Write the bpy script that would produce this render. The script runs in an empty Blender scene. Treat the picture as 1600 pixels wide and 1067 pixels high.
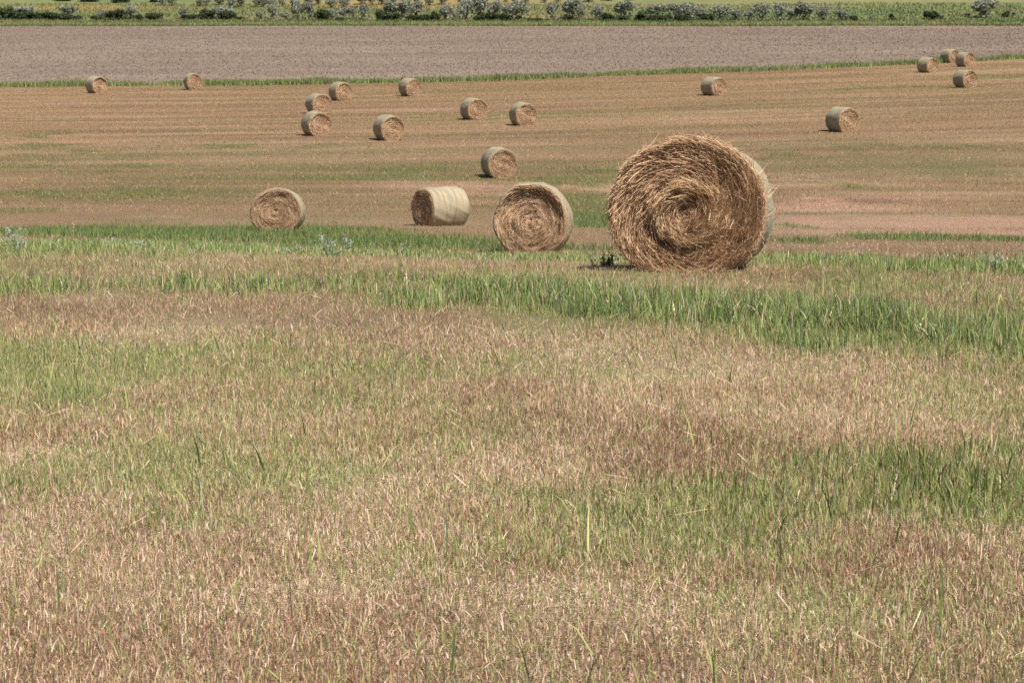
import bpy, math, random
import numpy as np
from mathutils import Vector

SC = bpy.context.scene
COL = SC.collection
R = math.radians
rng = np.random.default_rng(7)
random.seed(7)

# ------------------------------------------------------------------ camera
EYE = 1.6                                   # eye height above the slope
FPX = 3500.0                                # focal length in pixels of the 1600 px wide photograph
PITCH = R(9.47)
cam_d = bpy.data.cameras.new("camera")
cam = bpy.data.objects.new("camera", cam_d)
COL.objects.link(cam)
cam.location = (0, 0, EYE)
cam.rotation_euler = (R(90) - PITCH, 0, 0)
cam_d.sensor_width = 36
cam_d.lens = FPX / 1600 * 36
cam_d.clip_start = 0.1
cam_d.clip_end = 6000
cam_d.dof.use_dof = True
cam_d.dof.focus_distance = 12.5
cam_d.dof.aperture_fstop = 14
SC.camera = cam

# ------------------------------------------------------------------ sky, sun, exposure
SUN_DIR = Vector((0.36, -0.40, 0.84)).normalized()     # towards the sun
elev = math.asin(SUN_DIR.z)
world = bpy.data.worlds.new("World")
SC.world = world
world.use_nodes = True
wn = world.node_tree
wn.nodes.clear()
w_out = wn.nodes.new("ShaderNodeOutputWorld")
w_bg = wn.nodes.new("ShaderNodeBackground")
w_sky = wn.nodes.new("ShaderNodeTexSky")
w_sky.sky_type = 'NISHITA'
w_sky.sun_disc = False
w_sky.sun_elevation = elev
w_sky.sun_rotation = math.atan2(SUN_DIR.x, SUN_DIR.y)
w_bg.inputs[1].default_value = 0.062
wn.links.new(w_sky.outputs[0], w_bg.inputs[0])
wn.links.new(w_bg.outputs[0], w_out.inputs[0])
sun_d = bpy.data.lights.new("sun", 'SUN')
sun_d.energy = 5.0
sun_d.angle = R(0.53)
sun_d.color = (1.0, 0.95, 0.87)
sun = bpy.data.objects.new("sun", sun_d)
COL.objects.link(sun)
sun.location = (0, 0, 60)
sun.rotation_euler = SUN_DIR.to_track_quat('Z', 'Y').to_euler()
SC.view_settings.view_transform = 'Standard'
SC.view_settings.look = 'None'
SC.view_settings.exposure = 0.56
SC.view_settings.gamma = 1.0
SC.render.engine = 'CYCLES'
SC.cycles.max_bounces = 5
SC.cycles.diffuse_bounces = 3
SC.cycles.glossy_bounces = 2
SC.cycles.transmission_bounces = 3
SC.cycles.use_adaptive_sampling = True
SC.cycles.adaptive_threshold = 0.01
SC.cycles.use_denoising = False
SC.cycles.sample_clamp_indirect = 3.0
SC.cycles.sample_clamp_direct = 6.0


# ------------------------------------------------------------------ helpers
def tag(o, label, cat, group=None, kind=None):
    o["label"] = label
    o["category"] = cat
    if group:
        o["group"] = group
    if kind:
        o["kind"] = kind
    return o


def empty(name, loc, rz=0.0):
    o = bpy.data.objects.new(name, None)
    o.empty_display_size = 0.3
    o.location = loc
    o.rotation_euler = (0, 0, rz)
    COL.objects.link(o)
    return o


def np_mesh(name, V, tris=None, quads=None, color=None, smooth=False):
    me = bpy.data.meshes.new(name)
    V = np.asarray(V, np.float32)
    nt = 0 if tris is None else len(tris)
    nq = 0 if quads is None else len(quads)
    parts, starts = [], []
    if nt:
        parts.append(np.asarray(tris, np.int32).ravel())
        starts.append(np.arange(nt, dtype=np.int32) * 3)
    if nq:
        parts.append(np.asarray(quads, np.int32).ravel())
        starts.append(np.arange(nq, dtype=np.int32) * 4 + nt * 3)
    loops = np.concatenate(parts)
    me.vertices.add(len(V))
    me.vertices.foreach_set("co", V.ravel())
    me.loops.add(len(loops))
    me.loops.foreach_set("vertex_index", loops)
    me.polygons.add(nt + nq)
    me.polygons.foreach_set("loop_start", np.concatenate(starts))
    me.update(calc_edges=True)
    if smooth:
        me.polygons.foreach_set("use_smooth", np.ones(nt + nq, dtype=bool))
    if color is not None:
        at = me.color_attributes.new("Col", 'FLOAT_COLOR', 'POINT')
        c4 = np.ones((len(V), 4), np.float32)
        c4[:, :3] = color
        at.data.foreach_set("color", c4.ravel())
    return me


def link(name, me, mat, parent=None):
    o = bpy.data.objects.new(name, me)
    me.materials.append(mat)
    COL.objects.link(o)
    if parent:
        o.parent = parent
    return o


def _hash(ix, iy, seed):
    h = (ix.astype(np.int64) * 374761393 + iy.astype(np.int64) * 668265263 + seed * 1442695041) & 0xFFFFFFFF
    h = ((h ^ (h >> 13)) * 1274126177) & 0xFFFFFFFF
    return ((h ^ (h >> 16)) & 0xFFFFFF) / float(0xFFFFFF)


def vnoise(x, y, seed=0):
    x = np.asarray(x, float)
    y = np.asarray(y, float)
    ix, iy = np.floor(x), np.floor(y)
    fx, fy = x - ix, y - iy
    fx, fy = fx * fx * (3 - 2 * fx), fy * fy * (3 - 2 * fy)
    a, b = _hash(ix, iy, seed), _hash(ix + 1, iy, seed)
    c, d = _hash(ix, iy + 1, seed), _hash(ix + 1, iy + 1, seed)
    return (a + (b - a) * fx) * (1 - fy) + (c + (d - c) * fx) * fy


def fbm(x, y, seed=0, octs=4):
    s, a, t = 0.0, 0.5, 0.0
    for k in range(octs):
        s = s + a * vnoise(np.asarray(x) * 2 ** k, np.asarray(y) * 2 ** k, seed + 17 * k)
        t += a
        a *= 0.5
    return s / t


def sstep(a, b, x):
    t = np.clip((np.asarray(x, float) - a) / (b - a), 0, 1)
    return t * t * (3 - 2 * t)


# ------------------------------------------------------------------ lie of the land
def drop_from(y, d):
    return d * math.tan(PITCH + math.atan((y - 533.5) / FPX))


_k = [(-40, 0.2), (-10, 1.0), (0, 1.6), (6, 2.0), (12, 2.4), (18, 2.81)]
_k += [(d, drop_from(y, d)) for d, y in [(24, 420), (28, 411), (32, 407), (38, 403), (46, 397), (57, 380), (68, 364),
                                         (85, 355), (95, 332), (105, 303), (113, 279), (136, 216), (160, 179), (187, 147)]]
_k += [(215, 10.6), (300, 10.5), (380, 10.4), (405, 10.35), (430, 9.9), (480, 7.2), (600, -0.5), (900, -26), (1500, -60), (2500, -75)]
_kd = np.arange(-40, 2500, 0.5)
_kz = np.interp(_kd, [a for a, b in _k], [b for a, b in _k])
_kw = np.hanning(13)
_kz2 = np.convolve(np.pad(_kz, 6, mode='edge'), _kw / _kw.sum(), mode='valid')


def terrain(x, d):
    x = np.asarray(x, float)
    d = np.asarray(d, float)
    z = EYE - np.interp(d, _kd, _kz2)
    z = z + np.clip(-x, 0, 30) * 0.031 * sstep(12, 26, d) * (1 - sstep(45, 70, d))
    xt = np.clip(x, -120, 120)
    z = z + 0.012 * xt * sstep(100, 150, d) * (1 - sstep(260, 400, d))
    und = (fbm(x * 0.55, d * 0.35, 3, 3) - 0.5) * 0.09 * (1 - sstep(18, 26, d)) * sstep(3, 7, d)
    z = z + und + (fbm(x * 0.05, d * 0.02, 5, 3) - 0.5) * 5.0 * sstep(430, 620, d)
    return z


def ground_at(px, py, dmin=5.0, dmax=900.0, n=9000):
    """ground point seen at a pixel of the photograph (nearest hit)"""
    d = np.geomspace(dmin, dmax, n)
    sl = math.tan(PITCH + math.atan((py - 533.5) / FPX))
    depth = d * math.cos(PITCH) + d * sl * math.sin(PITCH)
    x = (px - 800) / FPX * depth
    over = EYE - sl * d - terrain(x, d)
    hit = np.nonzero(over <= 0)[0]
    i = int(hit[0]) if len(hit) else int(np.argmin(over))
    return float(x[i]), float(d[i])


_b1x = [-600, -200, -49, -24, -6, 12.7, 33, 57, 200, 600]
_b1d = [222, 219, 215, 210, 213, 222, 233, 249, 330, 395]


def hay_edge(x):                              # far edge of the hay field
    return np.interp(x, _b1x, _b1d) + (vnoise(np.asarray(x) * 0.11, 0 * np.asarray(x), 11) - 0.5) * 2.0


def plough_edge(x):                           # far edge of the ploughed field
    return 404 + 0.0 * np.asarray(x, float) + (vnoise(np.asarray(x) * 0.05, 0 * np.asarray(x), 12) - 0.5) * 4


# ------------------------------------------------------------------ what grows where (patches on the ground)
def blobs(spec):
    out = []
    for cx, cy, rx, ry, a in spec:
        x0, d0 = ground_at(cx, cy)
        _, d1 = ground_at(cx, cy - ry)
        _, d2 = ground_at(cx, min(cy + ry, 1200))
        out.append((x0, d0, rx * d0 / FPX, max(0.35, abs(d0 - d2)), max(0.35, abs(d1 - d0)), a))
    return out


def warp(x, d):                                # ragged outlines for the patches
    d2 = d + (fbm(x * 0.22, d * 0.06, 151, 4) - 0.5) * sstep(35, 60, d) * 0.055 * d + (fbm(x * 1.1, d * 0.9, 152, 3) - 0.5) * (0.9 + 0.035 * d)
    return x + (fbm(x * 0.8, d * 0.8, 153, 2) - 0.5) * 1.2, d2


def field(bl, x, d):
    v = np.zeros_like(x)
    for x0, d0, rx, rn, rf, a in bl:
        rd = np.where(d < d0, rn, rf)
        q = ((x - x0) / rx) ** 2 + ((d - d0) / rd) ** 2
        v = np.maximum(v, a * np.exp(-0.9 * q * np.sqrt(q + 0.2)))
    return v


B_TALL = blobs([
    (40, 452, 220, 16, .45), (330, 447, 220, 18, .6), (590, 452, 220, 18, .75), (800, 467, 240, 20, 1.0), (1050, 490, 240, 28, 1.2),
    (1300, 510, 240, 36, 1.3), (1520, 525, 220, 38, 1.2), (1700, 550, 200, 40, 1.0),
    (60, 392, 260, 15, 1.0), (330, 388, 260, 14, 1.0), (560, 388, 220, 14, .9), (800, 400, 220, 10, .8), (1000, 406, 180, 10, .5),
    (1300, 413, 200, 8, 1.0), (1550, 421, 220, 8, 1.0),
    (1440, 770, 250, 66, 1.15), (1250, 800, 240, 44, .9), (1050, 800, 180, 26, .7), (880, 787, 100, 16, .65), (1590, 725, 110, 50, .9),
    (120, 622, 60, 26, .55), (40, 765, 100, 26, .42), (1560, 590, 160, 26, .4)])
B_GREEN = blobs([
    (80, 362, 200, 11, .7), (340, 366, 260, 11, 1.0), (600, 377, 200, 9, .9), (800, 388, 160, 6, .7),
    (400, 745, 280, 60, .42), (640, 690, 200, 34, .25), (150, 560, 230, 30, .4), (450, 580, 200, 20, .3), (900, 860, 280, 50, .3),
    (1540, 470, 140, 16, .4), (1300, 455, 250, 14, .35), (650, 430, 500, 10, .35), (250, 820, 120, 30, .4), (500, 640, 200, 22, .25),
    (925, 330, 90, 26, 1.2), (900, 284, 80, 8, .9), (640, 272, 60, 5, .5), (1440, 372, 130, 5, 1.0), (1560, 375, 90, 4, .9), (1255, 377, 50, 4, .8), (1230, 352, 30, 6, .4),
    (1340, 291, 40, 4, .5), (1520, 272, 90, 8, .35), (1450, 230, 160, 3, .6), (1230, 243, 40, 3, .8), (1330, 237, 20, 5, .5),
    (90, 301, 120, 7, .6), (210, 302, 120, 10, .6), (330, 302, 90, 7, .4), (30, 327, 70, 5, .6), (60, 211, 60, 2, .9),
    (60, 230, 60, 2.5, .9), (110, 240, 70, 2, .6), (60, 261, 90, 2.5, .8), (200, 260, 90, 2.5, .7), (350, 231, 50, 3, .7), (150, 272, 90, 2, .5),
    (1400, 138, 140, 1.5, .8), (1560, 120, 90, 1.5, .8), (950, 270, 80, 4, .6), (620, 277, 40, 4, .4), (500, 233, 90, 2, .4)])
B_BROWN = blobs([
    (450, 500, 260, 20, .8), (60, 478, 140, 20, .7), (1120, 700, 150, 46, .95), (820, 665, 170, 30, .5), (1460, 885, 220, 26, .6),
    (200, 1010, 380, 60, .45), (700, 1000, 300, 50, .3), (120, 850, 160, 40, .4), (1560, 960, 160, 40, .5), (1200, 430, 300, 8, .4),
    (1300, 310, 160, 10, .7), (1280, 328, 120, 9, .8), (1500, 352, 160, 9, .9), (1560, 362, 140, 7, .8), (1240, 340, 60, 8, .6), (300, 850, 200, 40, .3)])
B_PALE = blobs([
    (940, 568, 330, 26, .85), (1300, 640, 280, 24, .5), (90, 722, 150, 32, .7), (320, 650, 200, 24, .5), (1230, 960, 340, 50, .75),
    (640, 752, 110, 24, .6), (850, 503, 100, 10, .9), (1450, 450, 200, 8, .5), (300, 840, 120, 24, .5), (600, 920, 260, 40, .4),
    (1350, 346, 170, 7, .8), (1500, 342, 150, 4, .6), (1000, 290, 110, 8, .7), (1260, 282, 120, 4, .5), (700, 288, 120, 8, .4),
    (1350, 365, 200, 5, .6), (480, 350, 300, 8, .35), (270, 338, 60, 3, .6)])


B_OLIVE = blobs([(250, 300, 330, 22, .8), (520, 318, 220, 14, .5), (1420, 262, 240, 14, .6), (250, 236, 330, 10, .6), (600, 252, 260, 8, .5), (1200, 225, 260, 8, .4)])
B_PINK = blobs([(1290, 325, 150, 12, .9), (1500, 345, 190, 12, 1.0), (1560, 362, 150, 8, 1.0), (1250, 345, 90, 12, .7), (1350, 362, 130, 7, .6), (690, 292, 140, 10, .6),
                (980, 293, 110, 10, .6), (1450, 310, 120, 8, .4), (120, 222, 160, 3, .4), (60, 256, 90, 3, .5)])


def zone(x, d):
    """tall, green, brown, pale : 0..1 each at ground points"""
    n1 = fbm(x * 1.1, d * 0.5, 21, 4)
    n2 = fbm(x * 0.6, d * 0.28, 31, 4)
    near = 1 - sstep(40, 60, d)
    xw, dw = warp(x, d)
    tall = field(B_TALL, xw, dw) * (0.25 + 1.5 * n1)
    green = field(B_GREEN, xw, dw) * (0.5 + n1) * (1 + 0.6 * sstep(85, 110, d)) + near * np.clip(n2 - 0.5, 0, 1) * 1.6
    brown = field(B_BROWN, xw, dw) * (0.5 + n2) + near * np.clip(fbm(x * 0.9, d * 0.4, 41, 4) - 0.52, 0, 1) * 2.6
    pale = field(B_PALE, xw, dw) * (0.5 + n1) + near * np.clip(fbm(x * 0.8, d * 0.35, 51, 4) - 0.52, 0, 1) * 2.6
    # mowing swaths in the lower field, parallel to its far edge
    v = sstep(85, 105, d)
    row = d - (np.interp(x, _b1x, _b1d) - 213) * sstep(90, 200, d) * 0.75
    s1 = fbm(x * 0.045 + row * 0.02, row * 0.34 + 0.7 * vnoise(x * 0.05, row * 0.05, 62), 61, 4)
    s2 = fbm(x * 0.02, row * 0.16, 71, 3)
    s3 = fbm(x * 0.07, row * 0.75 + 0.8 * vnoise(x * 0.06, row * 0.08, 82), 81, 3)
    green = green + v * (np.clip(s1 - 0.58, 0, 1) * 3.0 + np.clip(s2 - 0.55, 0, 1) * 1.2) * (1 - 0.55 * sstep(150, 200, d))
    brown = brown + v * np.clip(s3 - 0.50, 0, 1) * 3.2
    pale = pale + v * (np.clip(0.44 - s1, 0, 1) * 2.6 + np.clip(0.42 - s3, 0, 1) * 2.2)
    return np.clip(tall, 0, 1.3), np.clip(green, 0, 1), np.clip(brown, 0, 1), np.clip(pale, 0, 1)


# ------------------------------------------------------------------ materials
def new_mat(name):
    m = bpy.data.materials.new(name)
    m.use_nodes = True
    nt = m.node_tree
    nt.nodes.clear()
    out = nt.nodes.new("ShaderNodeOutputMaterial")
    return m, nt, out


def node(nt, t, **kw):
    n = nt.nodes.new(t)
    for k, v in kw.items():
        setattr(n, k, v)
    return n


def leaf_mat(name, trans=0.3, rough=0.65, spec=0.25):
    m, nt, out = new_mat(name)
    at = node(nt, "ShaderNodeAttribute", attribute_name="Col")
    pb = node(nt, "ShaderNodeBsdfPrincipled")
    pb.inputs["Roughness"].default_value = rough
    pb.inputs["Specular IOR Level"].default_value = spec
    nt.links.new(at.outputs["Color"], pb.inputs["Base Color"])
    if trans > 0:
        tr = node(nt, "ShaderNodeBsdfTranslucent")
        nt.links.new(at.outputs["Color"], tr.inputs[0])
        mx = node(nt, "ShaderNodeMixShader")
        mx.inputs[0].default_value = trans
        nt.links.new(pb.outputs[0], mx.inputs[1])
        nt.links.new(tr.outputs[0], mx.inputs[2])
        nt.links.new(mx.outputs[0], out.inputs[0])
    else:
        nt.links.new(pb.outputs[0], out.inputs[0])
    return m


def soil_mat(name, scale, var, bump, stretch=(1, 1, 1), bscale=30.0, hue=None):
    """vertex colour of the patch, broken up by procedural noise of several sizes, with bump"""
    m, nt, out = new_mat(name)
    at = node(nt, "ShaderNodeAttribute", attribute_name="Col")
    tc = node(nt, "ShaderNodeTexCoord")
    mp = node(nt, "ShaderNodeMapping")
    mp.inputs["Scale"].default_value = stretch
    nt.links.new(tc.outputs["Object"], mp.inputs[0])
    n1 = node(nt, "ShaderNodeTexNoise")
    n1.inputs["Scale"].default_value = scale
    n1.inputs["Detail"].default_value = 8
    n1.inputs["Roughness"].default_value = 0.7
    nt.links.new(mp.outputs[0], n1.inputs["Vector"])
    mr = node(nt, "ShaderNodeMapRange")
    mr.inputs[1].default_value = 0.3
    mr.inputs[2].default_value = 0.7
    mr.inputs[3].default_value = 1 - var
    mr.inputs[4].default_value = 1 + var
    nt.links.new(n1.outputs[0], mr.inputs[0])
    mul = node(nt, "ShaderNodeVectorMath", operation='SCALE')
    nt.links.new(at.outputs["Color"], mul.inputs[0])
    nt.links.new(mr.outputs[0], mul.inputs["Scale"])
    n2 = node(nt, "ShaderNodeTexNoise")
    n2.inputs["Scale"].default_value = bscale
    n2.inputs["Detail"].default_value = 6
    nt.links.new(mp.outputs[0], n2.inputs["Vector"])
    bp = node(nt, "ShaderNodeBump")
    bp.inputs["Strength"].default_value = bump
    bp.inputs["Distance"].default_value = 0.15
    nt.links.new(n2.outputs[0], bp.inputs["Height"])
    pb = node(nt, "ShaderNodeBsdfPrincipled")
    pb.inputs["Roughness"].default_value = 0.95
    pb.inputs["Specular IOR Level"].default_value = 0.1
    nt.links.new(mul.outputs[0], pb.inputs["Base Color"])
    nt.links.new(bp.outputs[0], pb.inputs["Normal"])
    nt.links.new(pb.outputs[0], out.inputs[0])
    return m


M_BLADE = leaf_mat("grass_blade", 0.22, 0.75, 0.15)
M_LEAF = leaf_mat("shrub_leaf", 0.38)
M_STRAW = leaf_mat("hay_strand", 0.18, 0.6, 0.3)
M_STEM = leaf_mat("woody_stem", 0.0, 0.9, 0.1)
M_HAYSOIL = soil_mat("stubble_soil", 34.0, 0.55, 0.8, (1, 1, 1), 60.0)
M_PLOUGH = soil_mat("ploughed_soil", 0.9, 0.20, 0.6, (1, 1, 1), 3.0)
M_HILL = soil_mat("hill_grass", 0.5, 0.22, 0.5, (1, 1, 1), 2.0)


def wrap_mat(g0=0.52, g1=0.68, gs=0.55, gcol=(0.25, 0.315, 0.235, 1)):
    """net wrapped outside of a bale: weathered straw under pale net, faint green bands running round"""
    m, nt, out = new_mat("net_wrap")
    tc = node(nt, "ShaderNodeTexCoord")
    oi = node(nt, "ShaderNodeObjectInfo")
    add = node(nt, "ShaderNodeVectorMath", operation='ADD')
    sc = node(nt, "ShaderNodeVectorMath", operation='SCALE')
    sc.inputs["Scale"].default_value = 37.0
    cv = node(nt, "ShaderNodeCombineXYZ")
    nt.links.new(oi.outputs["Random"], cv.inputs[0])
    nt.links.new(oi.outputs["Random"], cv.inputs[1])
    nt.links.new(cv.outputs[0], sc.inputs[0])
    nt.links.new(tc.outputs["Object"], add.inputs[0])
    nt.links.new(sc.outputs[0], add.inputs[1])

    def noise(scale, stretch, detail=5):
        mp = node(nt, "ShaderNodeMapping")
        mp.inputs["Scale"].default_value = stretch
        nt.links.new(add.outputs[0], mp.inputs[0])
        n = node(nt, "ShaderNodeTexNoise")
        n.inputs["Scale"].default_value = scale
        n.inputs["Detail"].default_value = detail
        nt.links.new(mp.outputs[0], n.inputs["Vector"])
        return n

    nb = noise(2.5, (0.5, 4.0, 0.5))
    r1 = node(nt, "ShaderNodeValToRGB")
    r1.color_ramp.elements[0].position = 0.3
    r1.color_ramp.elements[0].color = (0.25, 0.195, 0.12, 1)
    r1.color_ramp.elements[1].position = 0.7
    r1.color_ramp.elements[1].color = (0.40, 0.335, 0.225, 1)
    nt.links.new(nb.outputs[0], r1.inputs[0])
    ng = noise(1.6, (0.6, 3.0, 0.6), 3)
    rg = node(nt, "ShaderNodeMapRange")
    rg.inputs[1].default_value = g0
    rg.inputs[2].default_value = g1
    rg.inputs[4].default_value = gs
    nt.links.new(ng.outputs[0], rg.inputs[0])
    mx = node(nt, "ShaderNodeMixRGB")
    mx.inputs[2].default_value = gcol
    nt.links.new(rg.outputs[0], mx.inputs[0])
    nt.links.new(r1.outputs[0], mx.inputs[1])
    nf = noise(16.0, (0.7, 6.0, 0.7), 3)
    rf = node(nt, "ShaderNodeMapRange")
    rf.inputs[1].default_value = 0.3
    rf.inputs[2].default_value = 0.7
    rf.inputs[3].default_value = 0.80
    rf.inputs[4].default_value = 1.16
    nt.links.new(nf.outputs[0], rf.inputs[0])
    ml = node(nt, "ShaderNodeVectorMath", operation='SCALE')
    nt.links.new(mx.outputs[0], ml.inputs[0])
    nt.links.new(rf.outputs[0], ml.inputs["Scale"])
    bp = node(nt, "ShaderNodeBump")
    bp.inputs["Strength"].default_value = 0.5
    bp.inputs["Distance"].default_value = 0.03
    nt.links.new(nf.outputs[0], bp.inputs["Height"])
    pb = node(nt, "ShaderNodeBsdfPrincipled")
    pb.inputs["Roughness"].default_value = 0.7
    pb.inputs["Specular IOR Level"].default_value = 0.25
    nt.links.new(ml.outputs[0], pb.inputs["Base Color"])
    nt.links.new(bp.outputs[0], pb.inputs["Normal"])
    nt.links.new(pb.outputs[0], out.inputs[0])
    return m


M_WRAP = wrap_mat()
M_WRAP_GREEN = wrap_mat(0.38, 0.62, 0.55, (0.26, 0.325, 0.25, 1))
M_WRAP_TINGED = wrap_mat(0.50, 0.72, 0.45, (0.27, 0.32, 0.24, 1))

# ------------------------------------------------------------------ ground sheets
C_SOIL = np.array((0.31, 0.205, 0.118))
C_GREEN = np.array((0.145, 0.150, 0.055))
C_BROWN = np.array((0.215, 0.125, 0.085))
C_PALE = np.array((0.44, 0.315, 0.20))


def mixc(c, c2, f):
    return c * (1 - f[:, None]) + c2 * f[:, None]


def hay_color(x, d):
    t, g, b, p = zone(x, d)
    xw, dw = warp(x, d)
    pk = field(B_PINK, xw, dw) * (0.3 + 1.3 * fbm(x * 0.25, d * 0.35, 35, 3))
    c = np.tile(C_SOIL, (len(x), 1))
    c = mixc(c, C_BROWN, np.clip(b, 0, 1) * 0.8)
    c = mixc(c, C_PALE, np.clip(p, 0, 1) * 0.8)
    c = mixc(c, np.array((0.50, 0.305, 0.215)), np.clip(pk, 0, 0.85))
    c = mixc(c, C_PALE * 1.1, np.clip(pk * 1.3, 0, 1) * sstep(0.82, 0.97, 1 - np.abs(2 * fbm(x * 0.09 + 3, d * 0.42 + 0.05 * x, 36, 3) - 1)) * 0.8)
    lv = sstep(95, 125, d) * sstep(0.52, 0.62, fbm(x * 0.016, (d - 0.12 * x) * 0.24, 37, 3)) * (1 - 0.5 * sstep(190, 230, d))
    c = mixc(c, np.array((0.205, 0.165, 0.080)), np.clip(lv * 0.5 + 0.75 * field(B_OLIVE, xw, dw) * (0.35 + 1.1 * fbm(x * 0.1, d * 0.3, 38, 4)), 0, 0.85))
    c = mixc(c, C_GREEN, np.clip(g * 0.8 + t * 0.7, 0, 1))
    return c


def sheet(name, us, lo, hi, vs, colf, mat, half):
    """grid whose rows run from the curve lo(x) to the curve hi(x)"""
    nu, nv = len(us), len(vs)
    X = np.empty((nv, nu))
    D = np.empty((nv, nu))
    for i, v in enumerate(vs):
        dm = lo(0.0) + (hi(0.0) - lo(0.0)) * v
        X[i] = us * half(dm)
        D[i] = lo(X[i]) + (hi(X[i]) - lo(X[i])) * v
    x, d = X.ravel(), D.ravel()
    z = terrain(x, d)
    idx = np.arange(nu * nv).reshape(nv, nu)
    q = np.stack([idx[:-1, :-1], idx[:-1, 1:], idx[1:, 1:], idx[1:, :-1]], -1).reshape(-1, 4)
    me = np_mesh(name, np.stack([x, d, z], 1), quads=q, color=colf(x, d), smooth=True)
    return link(name, me, mat)


u_in = np.linspace(-1, 1, 261)
u_all = np.concatenate([[-9, -6, -4, -3, -2, -1.5, -1.2], u_in, [1.2, 1.5, 2, 3, 4, 6, 9]])
const = lambda v: (lambda x: np.zeros_like(np.asarray(x, float)) + v)
d_near = np.concatenate([np.linspace(-30, 5, 12)[:-1], np.geomspace(5, 60, 230)[:-1], np.linspace(60, 90, 50)])
far_v = np.linspace(0, 1, 330)
half_f = lambda dm: 12 + 0.27 * max(float(dm), 0)
o = sheet("hill_slope", u_all, const(-30.0), const(90.0), (d_near + 30) / 120, hay_color, M_HAYSOIL, half_f)
tag(o, "mown hillside in the foreground, dry stubble with green patches", "ground", kind="structure")
o = sheet("hay_field", u_all, const(90.0), hay_edge, far_v, hay_color, M_HAYSOIL, half_f)
tag(o, "flat tan mown hay field with faint green swaths", "field", kind="structure")


def plough_color(x, d):
    c = np.tile(np.array((0.198, 0.150, 0.114)), (len(x), 1))
    e = sstep(-26, -4, d - plough_edge(x)) * (0.3 + 0.7 * sstep(-40, 40, x))
    c = mixc(c, np.array((0.30, 0.185, 0.145)), e * 0.45)
    n = fbm(x * 0.05, d * 0.12, 91, 4) + 0.35 * (fbm(x * 0.02, d * 0.9, 93, 2) - 0.5)
    return c * (0.78 + 0.44 * n)[:, None]


o = sheet("ploughed_field", u_all, hay_edge, plough_edge, np.linspace(0, 1, 160), plough_color, M_PLOUGH, half_f)
tag(o, "bare greyish brown ploughed field beyond the hay field", "field", kind="structure")


def hill_color(x, d):
    c = np.tile(np.array((0.150, 0.163, 0.066)), (len(x), 1))
    n = fbm(x * 0.03, d * 0.10, 101, 4)
    n2 = fbm(x * 0.018, d * 0.06, 111, 3)
    c = mixc(c, np.array((0.105, 0.140, 0.056)), sstep(0.48, 0.66, n) * 0.85)
    c = mixc(c, np.array((0.205, 0.180, 0.085)), sstep(0.50, 0.68, n2) * 0.8)
    ora = np.exp(-((x + 26) / 26) ** 2 - ((d - 476) / 9) ** 2) + np.exp(-((x + 88) / 16) ** 2 - ((d - 462) / 5) ** 2)
    c = mixc(c, np.array((0.33, 0.20, 0.075)), np.clip(ora, 0, 1) * 0.8)
    e = 1 - sstep(8, 16, d - plough_edge(x))
    c = mixc(c, np.array((0.235, 0.235, 0.10)), e)
    c = mixc(c, np.array((0.145, 0.17, 0.065)), 1 - sstep(2, 5, d - plough_edge(x)))
    return c


o = sheet("far_hillside", u_all, plough_edge, const(2400.0), np.concatenate([np.linspace(0, 0.08, 120)[:-1], np.linspace(0.08, 1, 60)]), hill_color, M_HILL, half_f)
tag(o, "grassy yellow green hillside rising beyond the shrub rows", "hillside", kind="structure")


# ------------------------------------------------------------------ grass and stubble
def blades(name, x, d, h, w, lean, col, segs=2, heading=None, curve=0.35, label="", cat="grass", sink=0.01):
    n = len(x)
    z = terrain(x, d) - sink
    head = rng.uniform(0, 2 * np.pi, n) if heading is None else heading
    yaw = rng.uniform(0, np.pi, n)
    dx, dy = np.cos(head), np.sin(head)
    sx, sy = np.cos(yaw) * w * 0.5, np.sin(yaw) * w * 0.5
    root = np.stack([x, d, z], 1)
    side = np.stack([sx, sy, np.zeros(n)], 1)

    def pt(t):                                  # along the bent blade
        a = lean * (1 + curve * t)
        return root + np.stack([dx * np.sin(a) * h * t, dy * np.sin(a) * h * t, np.cos(a) * h * t + sink], 1)

    if segs == 2:
        m, tip = pt(0.55), pt(1.0)
        V = np.stack([root - side, root + side, m - side * 0.8, m + side * 0.8, tip], 1).reshape(-1, 3)
        b = (np.arange(n) * 5)[:, None]
        me = np_mesh(name, V, tris=b + np.array([[2, 3, 4]]), quads=b + np.array([[0, 1, 3, 2]]), color=np.repeat(col, 5, 0))
    else:
        V = np.stack([root - side, root + side, pt(1.0)], 1).reshape(-1, 3)
        b = (np.arange(n) * 3)[:, None]
        me = np_mesh(name, V, tris=b + np.array([[0, 1, 2]]), color=np.repeat(col, 3, 0))
    o = link(name, me, M_BLADE)
    tag(o, label, cat, kind="stuff")
    return o


DRY = np.array([(0.80, 0.60, 0.43), (0.68, 0.49, 0.32), (0.55, 0.37, 0.225), (0.45, 0.27, 0.165), (0.34, 0.19, 0.125), (0.21, 0.12, 0.085), (0.74, 0.56, 0.46)])
GRN = np.array([(0.155, 0.210, 0.055), (0.220, 0.285, 0.080), (0.34, 0.39, 0.130), (0.105, 0.145, 0.045), (0.45, 0.43, 0.18), (0.28, 0.33, 0.20)])


def dry_color(n, brown, pale):
    k = np.tile(np.array([1.0, 1.3, 1.6, 1.5, 1.1, 0.5, 0.8]), (n, 1))
    bb, pp = np.clip(brown, 0, 1)[:, None], np.clip(pale, 0, 1)[:, None]
    k = k * (1 + pp * np.array([[3, 2, 0, -0.5, -0.7, -0.7, 3]]))
    k = k * (1 + bb * np.array([[-0.75, -0.75, -0.5, 0.4, 2.2, 3.0, -0.3]]))
    k = np.cumsum(np.clip(k, 0.01, None), 1)
    i = (rng.random(n)[:, None] * k[:, -1:] > k).sum(1)
    return DRY[i] * rng.uniform(0.6, 1.32, (n, 1))


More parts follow.
